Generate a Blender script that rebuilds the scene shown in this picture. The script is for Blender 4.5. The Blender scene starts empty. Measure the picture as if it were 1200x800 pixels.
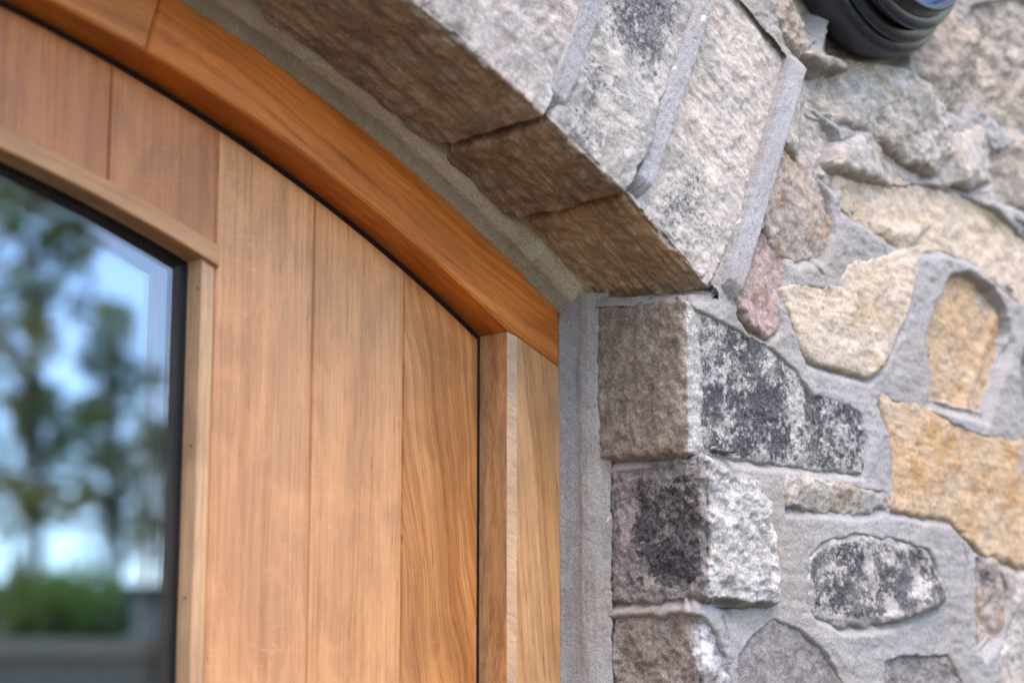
import bpy, bmesh, math, random
import numpy as np
from mathutils import Vector, Matrix
R_ = math.radians
S = bpy.context.scene
COL = S.collection

# ------------------------------------------------------------------ camera
CAM = np.array([-1.43834, -1.20883, 1.6])
FPX, PITCH, YAW = 2400.0, math.atan(450/2400.0), R_(45)
cd = bpy.data.cameras.new('camera')
cam = bpy.data.objects.new('camera', cd); COL.objects.link(cam)
cam.location = CAM
cam.rotation_euler = (math.pi/2 + PITCH, 0, -YAW)
cd.sensor_width = 36; cd.lens = 36*FPX/1200
cd.clip_start = .05; cd.clip_end = 2000
cd.dof.use_dof = True; cd.dof.focus_distance = 1.95; cd.dof.aperture_fstop = 2.9
S.camera = cam

# ------------------------------------------------------------------ world, sun, exposure
SUN_EL, SUN_AZ = R_(62), R_(204)          # a veiled sun: broad soft light from above in front
w = bpy.data.worlds.new('World'); S.world = w; w.use_nodes = True
nt = w.node_tree; bg = nt.nodes['Background']
sky = nt.nodes.new('ShaderNodeTexSky'); sky.sky_type = 'NISHITA'; sky.sun_disc = False
sky.sun_elevation = SUN_EL; sky.sun_rotation = SUN_AZ; sky.altitude = 1800
sky.air_density = 1.0; sky.dust_density = .6; sky.ozone_density = 2.0
nt.links.new(sky.outputs[0], bg.inputs[0]); bg.inputs[1].default_value = .15
sl = bpy.data.lights.new('sun', 'SUN'); sl.energy = .62; sl.angle = R_(42); sl.color = (1, .965, .92)
so = bpy.data.objects.new('sun', sl); COL.objects.link(so)
sd_ = Vector((math.sin(SUN_AZ)*math.cos(SUN_EL), math.cos(SUN_AZ)*math.cos(SUN_EL), math.sin(SUN_EL)))
so.rotation_euler = sd_.to_track_quat('Z', 'Y').to_euler()
S.view_settings.view_transform = 'Standard'; S.view_settings.look = 'None'
S.view_settings.gamma = 1; S.view_settings.exposure = 2.74
S.view_settings.use_white_balance = True; S.view_settings.white_balance_temperature = 7900; S.view_settings.white_balance_tint = 19
S.cycles.use_denoising = True
S.cycles.max_bounces = 8; S.cycles.transparent_max_bounces = 12

# ------------------------------------------------------------------ helpers: tracing the photograph onto planes of the place
_f = np.array([math.sin(YAW)*math.cos(PITCH), math.cos(YAW)*math.cos(PITCH), math.sin(PITCH)])
_r = np.array([math.cos(YAW), -math.sin(YAW), 0.]); _u = np.cross(_r, _f)
def ray(x, y):
    d = _f*FPX + _r*(x-600) - _u*(y-400); return d/np.linalg.norm(d)
def yp(x, y, Y):
    d = ray(x, y); return CAM + d*((Y-CAM[1])/d[1])
def xp(x, y, X):
    d = ray(x, y); return CAM + d*((X-CAM[0])/d[0])
XC, ZC, RI = -.93, .5317, 1.762          # centre of the arch, radius of its soffit
def cylp(x, y, R):
    d = ray(x, y); a = d[0]**2+d[2]**2; b = 2*((CAM[0]-XC)*d[0]+(CAM[2]-ZC)*d[2])
    c = (CAM[0]-XC)**2+(CAM[2]-ZC)**2-R*R
    return CAM + d*((-b+math.sqrt(b*b-4*a*c))/2/a)

# ------------------------------------------------------------------ numpy noise
_rng = np.random.RandomState(7)
_perm = _rng.permutation(256); _perm = np.concatenate([_perm, _perm, _perm])
_g = _rng.normal(size=(256, 3)); _g /= np.linalg.norm(_g, axis=1)[:, None]
def pn(x, y, z):
    x = np.asarray(x, float); y = np.asarray(y, float); z = np.asarray(z, float)
    x, y, z = np.broadcast_arrays(x, y, z)
    xi = np.floor(x).astype(int); yi = np.floor(y).astype(int); zi = np.floor(z).astype(int)
    xf = x-xi; yf = y-yi; zf = z-zi; xi &= 255; yi &= 255; zi &= 255
    fx = xf*xf*xf*(xf*(xf*6-15)+10); fy = yf*yf*yf*(yf*(yf*6-15)+10); fz = zf*zf*zf*(zf*(zf*6-15)+10)
    out = 0
    for a in (0, 1):
        pa = _perm[xi+a]; wa = fx if a else 1-fx
        for b in (0, 1):
            pb = _perm[pa+yi+b]; wb = fy if b else 1-fy
            for c in (0, 1):
                g = _g[_perm[pb+zi+c] & 255]; wc = fz if c else 1-fz
                out = out + wa*wb*wc*(g[..., 0]*(xf-a)+g[..., 1]*(yf-b)+g[..., 2]*(zf-c))
    return out*1.6
def fbm(u, v, s, seed, o=4, gain=.5, ridge=False):
    t = 0; a = 1.; n = 0
    for k in range(o):
        q = pn(u*s+seed*3.17, v*s-seed*1.71, seed*7.3+k*5.1)
        if ridge: q = 1-2*np.abs(q)
        t = t+a*q; n += a; a *= gain; s *= 2.03
    return t/n
def sstep(a, b, x):
    t = np.clip((x-a)/(b-a), 0, 1); return t*t*(3-2*t)
def sdf(P, poly):
    """signed distance, positive inside"""
    poly = np.asarray(poly); X, Y = P
    d = np.full(X.shape, 1e9); ins = np.zeros(X.shape, bool)
    n = len(poly)
    for i in range(n):
        ax, ay = poly[i]; bx, by = poly[(i+1) % n]
        ex, ey = bx-ax, by-ay; l2 = ex*ex+ey*ey+1e-18
        t = np.clip(((X-ax)*ex+(Y-ay)*ey)/l2, 0, 1)
        d = np.minimum(d, (X-ax-t*ex)**2+(Y-ay-t*ey)**2)
        c = (ay > Y) != (by > Y)
        ins ^= c & (X < (bx-ax)*(Y-ay)/(by-ay+1e-18)+ax)
    d = np.sqrt(d)
    return np.where(ins, d, -d)
def chaikin(p, n=1):
    p = np.asarray(p, float)
    for _ in range(n):
        q = np.roll(p, -1, 0); p = np.stack([.8*p+.2*q, .2*p+.8*q], 1).reshape(-1, 2)
    return p

# ------------------------------------------------------------------ helpers: objects
def tag(o, label=None, cat=None, group=None, kind=None):
    if label: o['label'] = label
    if cat: o['category'] = cat
    if group: o['group'] = group
    if kind: o['kind'] = kind
    return o
def empty(name, loc, label=None, cat=None, group=None):
    o = bpy.data.objects.new(name, None); COL.objects.link(o); o.location = loc; o.empty_display_size = .1
    return tag(o, label, cat, group, 'thing')
def link(name, me, mat, parent=None):
    o = bpy.data.objects.new(name, me); COL.objects.link(o)
    if mat: me.materials.append(mat)
    if parent: o.parent = parent
    return o
def origin(parent):
    p = Vector((0, 0, 0))
    while parent: p += parent.location; parent = parent.parent
    return np.array(p)
def mesh_np(name, V, Q, mat, parent=None, attrs=None, smooth=True, tris=None):
    """V world coordinates, Q quads"""
    V = np.asarray(V, float) - origin(parent)
    me = bpy.data.meshes.new(name)
    Q = np.asarray(Q, np.int32).reshape(-1, 4); T = np.asarray(tris if tris is not None else [], np.int32).reshape(-1, 3)
    me.vertices.add(len(V)); me.vertices.foreach_set('co', V.astype(np.float32).ravel())
    me.loops.add(Q.size+T.size); me.loops.foreach_set('vertex_index', np.concatenate([Q.ravel(), T.ravel()]))
    me.polygons.add(len(Q)+len(T))
    st = np.concatenate([np.arange(len(Q))*4, len(Q)*4+np.arange(len(T))*3]).astype(np.int32)
    me.polygons.foreach_set('loop_start', st)
    me.polygons.foreach_set('use_smooth', np.full(len(st), smooth))
    me.update(calc_edges=True); me.validate()
    for k, a in (attrs or {}).items():
        at = me.attributes.new(k, 'FLOAT', 'POINT'); at.data.foreach_set('value', np.asarray(a, np.float32).ravel())
    return link(name, me, mat, parent)
def bm_obj(name, bm, mat, parent=None, smooth=False, bevel=0, seg=2):
    bmesh.ops.recalc_face_normals(bm, faces=bm.faces)
    if bevel:
        bmesh.ops.bevel(bm, geom=list(bm.edges), offset=bevel, segments=seg, affect='EDGES', profile=.6, clamp_overlap=True)
    o3 = Vector(origin(parent))
    for v in bm.verts: v.co -= o3
    me = bpy.data.meshes.new(name); bm.to_mesh(me); bm.free()
    for p in me.polygons: p.use_smooth = smooth
    return link(name, me, mat, parent)
def box(bm, x0, x1, y0, y1, z0, z1, M=None):
    vs = [Vector((x, y, z)) for z in (z0, z1) for y in (y0, y1) for x in (x0, x1)]
    if M: vs = [M @ v for v in vs]
    vs = [bm.verts.new(v) for v in vs]
    for f in ((0, 1, 3, 2), (4, 6, 7, 5), (0, 4, 5, 1), (2, 3, 7, 6), (0, 2, 6, 4), (1, 5, 7, 3)):
        bm.faces.new([vs[i] for i in f])
def inset2(poly, d):
    p = np.asarray(poly, float); n = len(p); out = []
    area = .5*sum(p[i][0]*p[(i+1) % n][1]-p[(i+1) % n][0]*p[i][1] for i in range(n)); sgn = 1 if area > 0 else -1
    for i in range(n):
        a = p[i]-p[i-1]; b = p[(i+1) % n]-p[i]
        na = np.array([-a[1], a[0]])*sgn/np.linalg.norm(a); nb = np.array([-b[1], b[0]])*sgn/np.linalg.norm(b)
        m = na+nb; m /= max(.4, (m@m)/2)
        out.append(p[i]+m*d)
    return np.array(out)
def prism(name, poly, y0, y1, mat, parent, bevel=0.0, bdepth=None):
    """polygon in x,z extruded from y0 (front) to y1 with a small chamfer round the front"""
    bm = bmesh.new(); bdepth = bevel if bdepth is None else bdepth
    rings = []
    if bevel: rings.append([bm.verts.new((p[0], y0, p[1])) for p in inset2(poly, bevel)]); rings.append([bm.verts.new((p[0], y0+bdepth, p[1])) for p in poly])
    else: rings.append([bm.verts.new((p[0], y0, p[1])) for p in poly])
    rings.append([bm.verts.new((p[0], y1, p[1])) for p in poly])
    n = len(poly)
    bm.faces.new(rings[0]); bm.faces.new(rings[-1][::-1])
    for a, b in zip(rings, rings[1:]):
        for i in range(n): bm.faces.new((a[i], a[(i+1) % n], b[(i+1) % n], b[i]))
    return bm_obj(name, bm, mat, parent)
def arc(R, t0, t1, n=40):
    return [(XC+R*math.sin(t), ZC+R*math.cos(t)) for t in np.linspace(t0, t1, n)]
def th_at(x, R): return math.asin((x-XC)/R)
def z_at(x, R): return ZC+math.sqrt(R*R-(x-XC)**2)

# ------------------------------------------------------------------ helpers: materials
class NT:
    def __init__(s, name):
        s.m = bpy.data.materials.new(name); s.m.use_nodes = True; s.t = s.m.node_tree; s.N = s.t.nodes
        s.p = s.N['Principled BSDF']; s.out = s.N['Material Output']
        s.co = s.N.new('ShaderNodeTexCoord').outputs['Object']
    def l(s, a, b): s.t.links.new(a, b)
    def set(s, sock, v):
        if hasattr(v, 'is_output'): s.l(v, sock)
        else: sock.default_value = v
    def map(s, sc=(1, 1, 1), loc=(0, 0, 0), rot=(0, 0, 0), src=None):
        n = s.N.new('ShaderNodeMapping'); s.l(src or s.co, n.inputs[0])
        n.inputs[1].default_value = loc; n.inputs[2].default_value = rot; n.inputs[3].default_value = sc
        return n.outputs[0]
    def noise(s, scale, detail=4, rough=.5, src=None, dist=0, lac=2):
        n = s.N.new('ShaderNodeTexNoise'); s.l(src or s.co, n.inputs['Vector'])
        n.inputs['Scale'].default_value = scale; n.inputs['Detail'].default_value = detail
        n.inputs['Roughness'].default_value = rough; n.inputs['Distortion'].default_value = dist; n.inputs['Lacunarity'].default_value = lac
        return n.outputs['Fac']
    def vor(s, scale, src=None, out='Distance', rnd=1):
        n = s.N.new('ShaderNodeTexVoronoi'); s.l(src or s.co, n.inputs['Vector']); n.inputs['Scale'].default_value = scale
        n.inputs['Randomness'].default_value = rnd
        return n.outputs[out]
    def ramp(s, f, a, b, lo=0, hi=1):
        n = s.N.new('ShaderNodeMapRange'); n.interpolation_type = 'SMOOTHSTEP'; s.set(n.inputs[0], f)
        for i, v in enumerate((a, b, lo, hi)): n.inputs[1+i].default_value = v
        return n.outputs[0]
    def mix(s, f, a, b, mode='MIX'):
        n = s.N.new('ShaderNodeMix'); n.data_type = 'RGBA'; n.blend_type = mode
        s.set(n.inputs[0], f)
        for i, v in ((6, a), (7, b)):
            if isinstance(v, tuple): v = v+(1,) if len(v) == 3 else v
            s.set(n.inputs[i], v)
        return n.outputs[2]
    def math(s, op, a, b=0, c=0):
        n = s.N.new('ShaderNodeMath'); n.operation = op
        s.set(n.inputs[0], a); s.set(n.inputs[1], b); s.set(n.inputs[2], c); return n.outputs[0]
    def gray(s, f):
        n = s.N.new('ShaderNodeCombineColor')
        for i in range(3): s.l(f, n.inputs[i])
        return n.outputs[0]
    def attr(s, name):
        n = s.N.new('ShaderNodeAttribute'); n.attribute_name = name; return n.outputs['Fac']
    def bump(s, h, strength, dist, prev=None):
        n = s.N.new('ShaderNodeBump'); n.inputs['Strength'].default_value = strength; n.inputs['Distance'].default_value = dist
        s.l(h, n.inputs['Height'])
        if prev is not None: s.l(prev, n.inputs['Normal'])
        return n.outputs[0]
    def done(s, col=None, rough=.8, spec=.3, normal=None):
        if col is not None: s.set(s.p.inputs['Base Color'], col+(1,) if isinstance(col, tuple) and len(col) == 3 else col)
        s.set(s.p.inputs['Roughness'], rough); s.p.inputs['Specular IOR Level'].default_value = spec
        if normal is not None: s.l(normal, s.p.inputs['Normal'])
        return s.m

MORT = (.335, .31, .285)
def mortar_mat(name='mortar_grey', col=MORT, warm=(.315, .28, .24)):
    n = NT(name)
    c = n.mix(n.ramp(n.noise(9, 5, .6), .4, .68), col, warm)
    c = n.mix(n.ramp(n.noise(31, 9, .7, dist=.6), .47, .72, 0, .6), c, tuple(min(.66, x*1.3) for x in col))
    c = n.mix(n.ramp(n.noise(26, 7, .7, n.map(loc=(3, 1, 7))), .53, .70, 0, .5), c, tuple(x*.66 for x in col))
    sp = n.noise(520, 5, .8)
    c = n.mix(n.ramp(n.noise(5, 7, .62, n.map(loc=(2, 9, 4)), dist=.8), .48, .7, 0, .8), c, tuple(x*y for x, y in zip(col, (1.0, .86, .70))))
    c = n.mix(n.ramp(n.noise(12, 8, .68, n.map(loc=(8, 1, 4)), dist=1.0), .56, .72, 0, .4), c, tuple(x*.68 for x in col))
    c = n.mix(1.0, c, n.gray(n.ramp(sp, .34, .66, .72, 1.22)), 'MULTIPLY')
    grit = n.vor(330, out='Color')
    g = n.math('GREATER_THAN', grit, .93)
    c = n.mix(n.math('MULTIPLY', g, .5), c, (.16, .15, .15))
    wht = n.vor(210, n.map(loc=(5, 5, 5)), out='Color')
    c = n.mix(n.math('MULTIPLY', n.math('GREATER_THAN', wht, .965), .55), c, (.72, .7, .68))
    pit = n.ramp(n.vor(120, n.map(loc=(1, 2, 3))), .0, .12)
    b = n.bump(n.noise(110, 9, .7), .5, .004)
    b = n.bump(sp, .45, .0018, b); b = n.bump(n.vor(300, n.map(loc=(4, 2, 3))), .2, .0012, b); b = n.bump(pit, .4, .0015, b)
    return n.done(c, .92, .2, b)

def stone_mat(name, A, B, side=None, white=.0, stain=(.03, .03, .035), smear=2.2, strata=0, spk=.2, tone2=None, rough_b=.6, stain_s=42, lum=.3, gain=1.14, vein=.18, layers=True):
    n = NT(name)
    A, B = (tuple(min(.74, x*gain) for x in k) for k in (A, B))
    cs_ = n.N.new('ShaderNodeCombineXYZ'); n.l(n.attr('su'), cs_.inputs[0]); n.l(n.attr('sv'), cs_.inputs[1]); sv = cs_.outputs[0]
    lay = n.noise(1, 6, .62, n.map(sc=(7, 95, 1), src=sv), dist=.4)          # bedding layers of the sandstone
    lay2 = n.noise(1, 4, .6, n.map(sc=(22, 420, 1), src=sv), dist=.3)
    c = n.mix(n.ramp(n.noise(13, 8, .64, dist=.8), .38, .62), A, B)
    if tone2: c = n.mix(n.ramp(n.noise(16, 7, .66, n.map(loc=(7, 3, 1)), dist=.8), .52, .66, 0, .9), c, tuple(x*gain for x in tone2))
    c = n.mix(1.0, c, n.gray(n.ramp(lay, .36, .64, 1-vein*.45, 1+vein*.3)), 'MULTIPLY')
    if side:
        cs = n.mix(n.ramp(n.noise(17, 7, .66), .36, .64), side[0], side[1])
        if layers: cs = n.mix(1.0, cs, n.gray(n.ramp(lay, .34, .66, .80, 1.18)), 'MULTIPLY')
        if layers: cs = n.mix(1.0, cs, n.gray(n.ramp(lay2, .34, .66, .88, 1.1)), 'MULTIPLY')
        c = n.mix(n.attr('side'), c, cs)
    c = n.mix(1.0, c, n.gray(n.ramp(n.noise(60, 10, .76), .36, .64, 1-lum, 1+lum*.72)), 'MULTIPLY')
    c = n.mix(1.0, c, n.gray(n.ramp(n.noise(210, 6, .72, n.map(loc=(6, 1, 4))), .38, .62, 1-lum*.4, 1+lum*.3)), 'MULTIPLY')
    sp = n.noise(640, 4, .75)
    c = n.mix(1.0, c, n.gray(n.ramp(sp, .36, .64, 1-spk, 1+spk*.8)), 'MULTIPLY')
    gr = n.vor(380, out='Color')
    c = n.mix(n.math('MULTIPLY', n.math('GREATER_THAN', gr, .93), .25), c, (.14, .12, .10))
    rust = n.math('MULTIPLY', n.math('SUBTRACT', 1.0, n.attr('side')), n.ramp(n.noise(21, 8, .7, n.map(loc=(11, 3, 2)), dist=.6), .57, .72, 0, .5))
    c = n.mix(rust, c, (.38, .235, .13))
    wa = n.math('ADD', n.attr('white'), n.math('MULTIPLY', n.math('SUBTRACT', n.noise(30, 10, .70, n.map(loc=(4, 4, 9)), dist=.5), .5), 3.0))
    c = n.mix(n.math('MULTIPLY', n.ramp(wa, .55-white, .95-white), .85), c, (.74, .72, .71))
    sa = n.math('ADD', n.attr('stain'), n.math('MULTIPLY', n.math('SUBTRACT', n.noise(stain_s, 10, .74, n.map(loc=(9, 2, 5)), dist=.4), .5), 3.4))
    sa = n.math('ADD', sa, n.math('MULTIPLY', n.math('SUBTRACT', n.noise(170, 7, .78, n.map(loc=(1, 6, 3))), .5), 3.2))
    sf = n.math('MULTIPLY', n.ramp(sa, .36, .84, 0, .94), n.ramp(n.noise(14, 6, .65, n.map(loc=(3, 7, 7))), .3, .55, .72, 1))
    sc = n.mix(n.ramp(n.noise(330, 5, .75), .42, .64), stain, tuple(min(1, x*3.6+.03) for x in stain))
    c = n.mix(sf, c, sc)
    e = n.math('ADD', n.attr('rim'), n.math('MULTIPLY', n.math('SUBTRACT', n.noise(30, 10, .72, n.map(loc=(2, 8, 2)), dist=.5), .5), -6.5*smear))
    c = n.mix(n.ramp(e, smear*.5, -smear*.5, 0, .8), c, (.335, .318, .30))
    b = n.bump(n.noise(95, 11, .74), rough_b, .008)
    b = n.bump(n.ramp(n.noise(62, 6, .7, n.map(loc=(8, 8, 1)), dist=1.2), .58, .72), -.9*rough_b, .004, b)       # pits and scabs
    if layers: b = n.bump(lay, .3, .004, b)
    if side and layers: b = n.bump(lay2, .3, .0025, b)
    b = n.bump(sp, .7, .0018, b)
    return n.done(c, .95, .06, b)

def oak(name, A, B, D, axis=(0, 0, 0), seed=0., wav=.02, fleck=.5, fine=1., rough=.43, cath=0, streak=0, tilt=0.):
    """grain runs along the z of the rotated coordinates"""
    n = NT(name)
    v = n.map(rot=axis, loc=(seed*1.7, seed*.9, seed*2.3))
    # slow waviness of the fibres
    s = n.N.new('ShaderNodeSeparateXYZ'); n.l(v, s.inputs[0])
    wv = n.noise(1, 3, .5, n.map(sc=(7, 7, 2.2), src=v))
    xs = n.math('ADD', s.outputs[0], n.math('MULTIPLY', n.math('SUBTRACT', wv, .5), wav))
    if cath:
        zz = n.math('MULTIPLY', s.outputs[2], tilt)
        xs = n.math('ADD', xs, zz)
        hump = n.noise(1, 2, .4, n.map(sc=(9, 9, 5.5), loc=(3, 0, 1), src=v))
        xs = n.math('ADD', xs, n.math('MULTIPLY', hump, cath))
    cb = n.N.new('ShaderNodeCombineXYZ'); n.l(xs, cb.inputs[0]); n.l(s.outputs[1], cb.inputs[1]); n.l(s.outputs[2], cb.inputs[2]); q = cb.outputs[0]
    band = n.noise(1, 4, .55, n.map(sc=(48, 30, 1.1), src=q))
    ring = n.noise(1, 5, .6, n.map(sc=(190, 110, 2.2), src=q))
    fib = n.noise(1, 3, .6, n.map(sc=(900, 500, 14), src=q))
    c = n.mix(n.ramp(band, .33, .68), A, B)
    c = n.mix(n.ramp(ring, .43, .68, 0, .7), c, D)
    fig = n.noise(1, 5, .6, n.map(sc=(22, 22, 9), loc=(5, 2, 2), src=q), dist=.8)
    c = n.mix(1.0, c, n.gray(n.ramp(fig, .36, .64, .86, 1.12)), 'MULTIPLY')
    c = n.mix(1.0, c, n.gray(n.ramp(fib, .34, .66, 1-.13*fine, 1+.1*fine)), 'MULTIPLY')
    pore = n.noise(1, 2, .5, n.map(sc=(760, 520, 46), loc=(.3, .1, .7), src=q))
    pf = n.math('MULTIPLY', n.ramp(pore, .57, .66), n.ramp(ring, .4, .6, .35, .95))
    c = n.mix(n.math('MULTIPLY', pf, .38), c, tuple(x*.42 for x in D))
    fl = n.noise(1, 3, .55, n.map(sc=(34, 40, 150), rot=(0, .5, 0), src=v), dist=1.9)
    fm = n.math('MULTIPLY', n.ramp(fl, .57, .70, 0, .8), n.ramp(n.noise(1, 2, .5, n.map(sc=(16, 10, 7), src=v)), .47, .62))
    c = n.mix(n.math('MULTIPLY', fm, fleck*.45), c, tuple(min(1, x*1.28+.02) for x in A))
    if streak:
        st = n.noise(1, 4, .6, n.map(sc=(85, 85, 7), loc=(1, 2, 3), src=q), dist=.3)
        c = n.mix(n.math('MULTIPLY', n.ramp(st, .60, .68), streak), c, tuple(x*.45 for x in D))
    b = n.bump(ring, .07, .0012); b = n.bump(pf, -.18, .0006, b)
    r = n.ramp(fib, .3, .7, rough-.05, rough+.09)
    n.p.inputs['Coat Weight'].default_value = .14; n.p.inputs['Coat Roughness'].default_value = .33; n.p.inputs['Coat IOR'].default_value = 1.5
    return n.done(c, r, .32, b)
def plain(name, col, rough=.5, spec=.4, metal=0, nscale=60, var=.12, bump=0.):
    n = NT(name); f = n.noise(nscale, 5, .6)
    c = n.mix(1.0, col, n.gray(n.ramp(f, .3, .7, 1-var, 1+var)), 'MULTIPLY')
    n.p.inputs['Metallic'].default_value = metal
    return n.done(c, rough, spec, n.bump(f, bump, .002) if bump else None)
def glass_mat(name, refl, tint=(.82, .9, .95)):
    n = NT(name); n.N.remove(n.p)
    gl = n.N.new('ShaderNodeBsdfGlossy'); gl.inputs['Roughness'].default_value = .0; gl.inputs['Color'].default_value = (.86, .94, 1, 1)
    tr = n.N.new('ShaderNodeBsdfTransparent'); tr.inputs[0].default_value = tint+(1,)
    lw = n.N.new('ShaderNodeLayerWeight'); lw.inputs['Blend'].default_value = .5
    fac = n.math('ADD', refl, n.math('MULTIPLY', n.math('POWER', lw.outputs['Facing'], 4.0), 1-refl))
    mx = n.N.new('ShaderNodeMixShader'); n.l(fac, mx.inputs[0]); n.l(tr.outputs[0], mx.inputs[1]); n.l(gl.outputs[0], mx.inputs[2])
    n.l(mx.outputs[0], n.out.inputs[0]); return n.m

# ------------------------------------------------------------------ the ground
bm = bmesh.new(); box(bm, -300, 300, -300, 300, -.3, 0)
n = NT('gravel'); gc = n.mix(n.ramp(n.noise(3, 6, .7), .35, .65), (.085, .062, .04), (.06, .045, .03))
gc = n.mix(1.0, gc, n.gray(n.ramp(n.vor(45, out='Color'), 0, 1, .6, 1.3)), 'MULTIPLY')
tag(bm_obj('ground', bm, n.done(gc, .95, .2, n.bump(n.vor(45), .6, .02))), 'pale gravel ground in front of the house', 'ground', kind='structure')

# ------------------------------------------------------------------ the stone house
HOUSE = empty('stone_house', (0, 0, 0), 'rubble sandstone house wall with an arched doorway and smeared grey mortar', 'house')
M_mort = mortar_mat()
M_rib = mortar_mat('pointing_mortar', (.315, .30, .29), (.27, .255, .245))
M_fil = mortar_mat('fillet_mortar', (.62, .51, .385), (.50, .41, .305))

def map_wall(u, v, h, cx=0., cy=0., k=.02):
    f = u >= 0; wgt = np.clip(1-np.abs(u)/k, 0, 1)
    x = np.where(f, cx+u-h*wgt, cx-h); y = np.where(f, cy-h, cy-u-h*wgt)
    return np.stack([x, y, v+0*x], -1)
def map_arch(s, u, h, cx=0., cy=0., k=.02):
    f = u >= 0; wgt = np.clip(1-np.abs(u)/k, 0, 1); t = s/RI
    r = np.where(f, RI+u-h*wgt, RI-h); y = np.where(f, cy-h, cy-u-h*wgt)
    return np.stack([XC+r*np.sin(t), y, ZC+r*np.cos(t)], -1)
def wall_uv(px, cx=0., cy=0.):
    out = []
    for x, y in px:
        P = yp(x, y, cy)
        if P[0] >= cx: out.append((P[0]-cx, P[2]))
        else: P = xp(x, y, cx); out.append((-(P[1]-cy), P[2]))
    return np.array(out)
def arch_uv(px):
    out = []
    for x, y in px:
        P = yp(x, y, 0); r = math.hypot(P[0]-XC, P[2]-ZC)
        if r >= RI: out.append((math.atan2(P[0]-XC, P[2]-ZC)*RI, r-RI))
        else: P = cylp(x, y, RI); out.append((math.atan2(P[0]-XC, P[2]-ZC)*RI, -P[1]))
    return np.array(out)

def grid_mesh(name, U, V, keep, P, mat, parent, attrs, skirt=None):
    """regular grid -> mesh of the kept cells; skirt: function giving the buried position of border points"""
    nv, nu = U.shape
    c = keep[:-1, :-1] | keep[1:, :-1] | keep[:-1, 1:] | keep[1:, 1:]
    idx = np.arange(nu*nv).reshape(nv, nu)
    a, b, d, e = idx[:-1, :-1][c], idx[:-1, 1:][c], idx[1:, 1:][c], idx[1:, :-1][c]
    Q = np.stack([a, b, d, e], 1)
    used = np.unique(Q); re = np.full(nu*nv, -1); re[used] = np.arange(len(used)); Q = re[Q]
    Vt = P.reshape(-1, 3)[used]; at = {k: np.asarray(x+0*U).reshape(-1)[used] for k, x in attrs.items()}
    if skirt is not None:
        E = np.concatenate([Q[:, [0, 1]], Q[:, [1, 2]], Q[:, [2, 3]], Q[:, [3, 0]]]); n = len(Vt)
        key = E[:, 0].astype(np.int64)*n+E[:, 1]; rk = E[:, 1].astype(np.int64)*n+E[:, 0]
        B = E[~np.isin(key, rk)]
        bv = np.unique(B); m = np.full(n, -1); m[bv] = n+np.arange(len(bv))
        Vt = np.concatenate([Vt, skirt.reshape(-1, 3)[used][bv]]); at = {k: np.concatenate([x, x[bv]]) for k, x in at.items()}
        Q = np.concatenate([Q, np.stack([B[:, 1], B[:, 0], m[B[:, 0]], m[B[:, 1]]], 1)])
    return mesh_np(name, Vt, Q, mat, parent, at)

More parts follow.
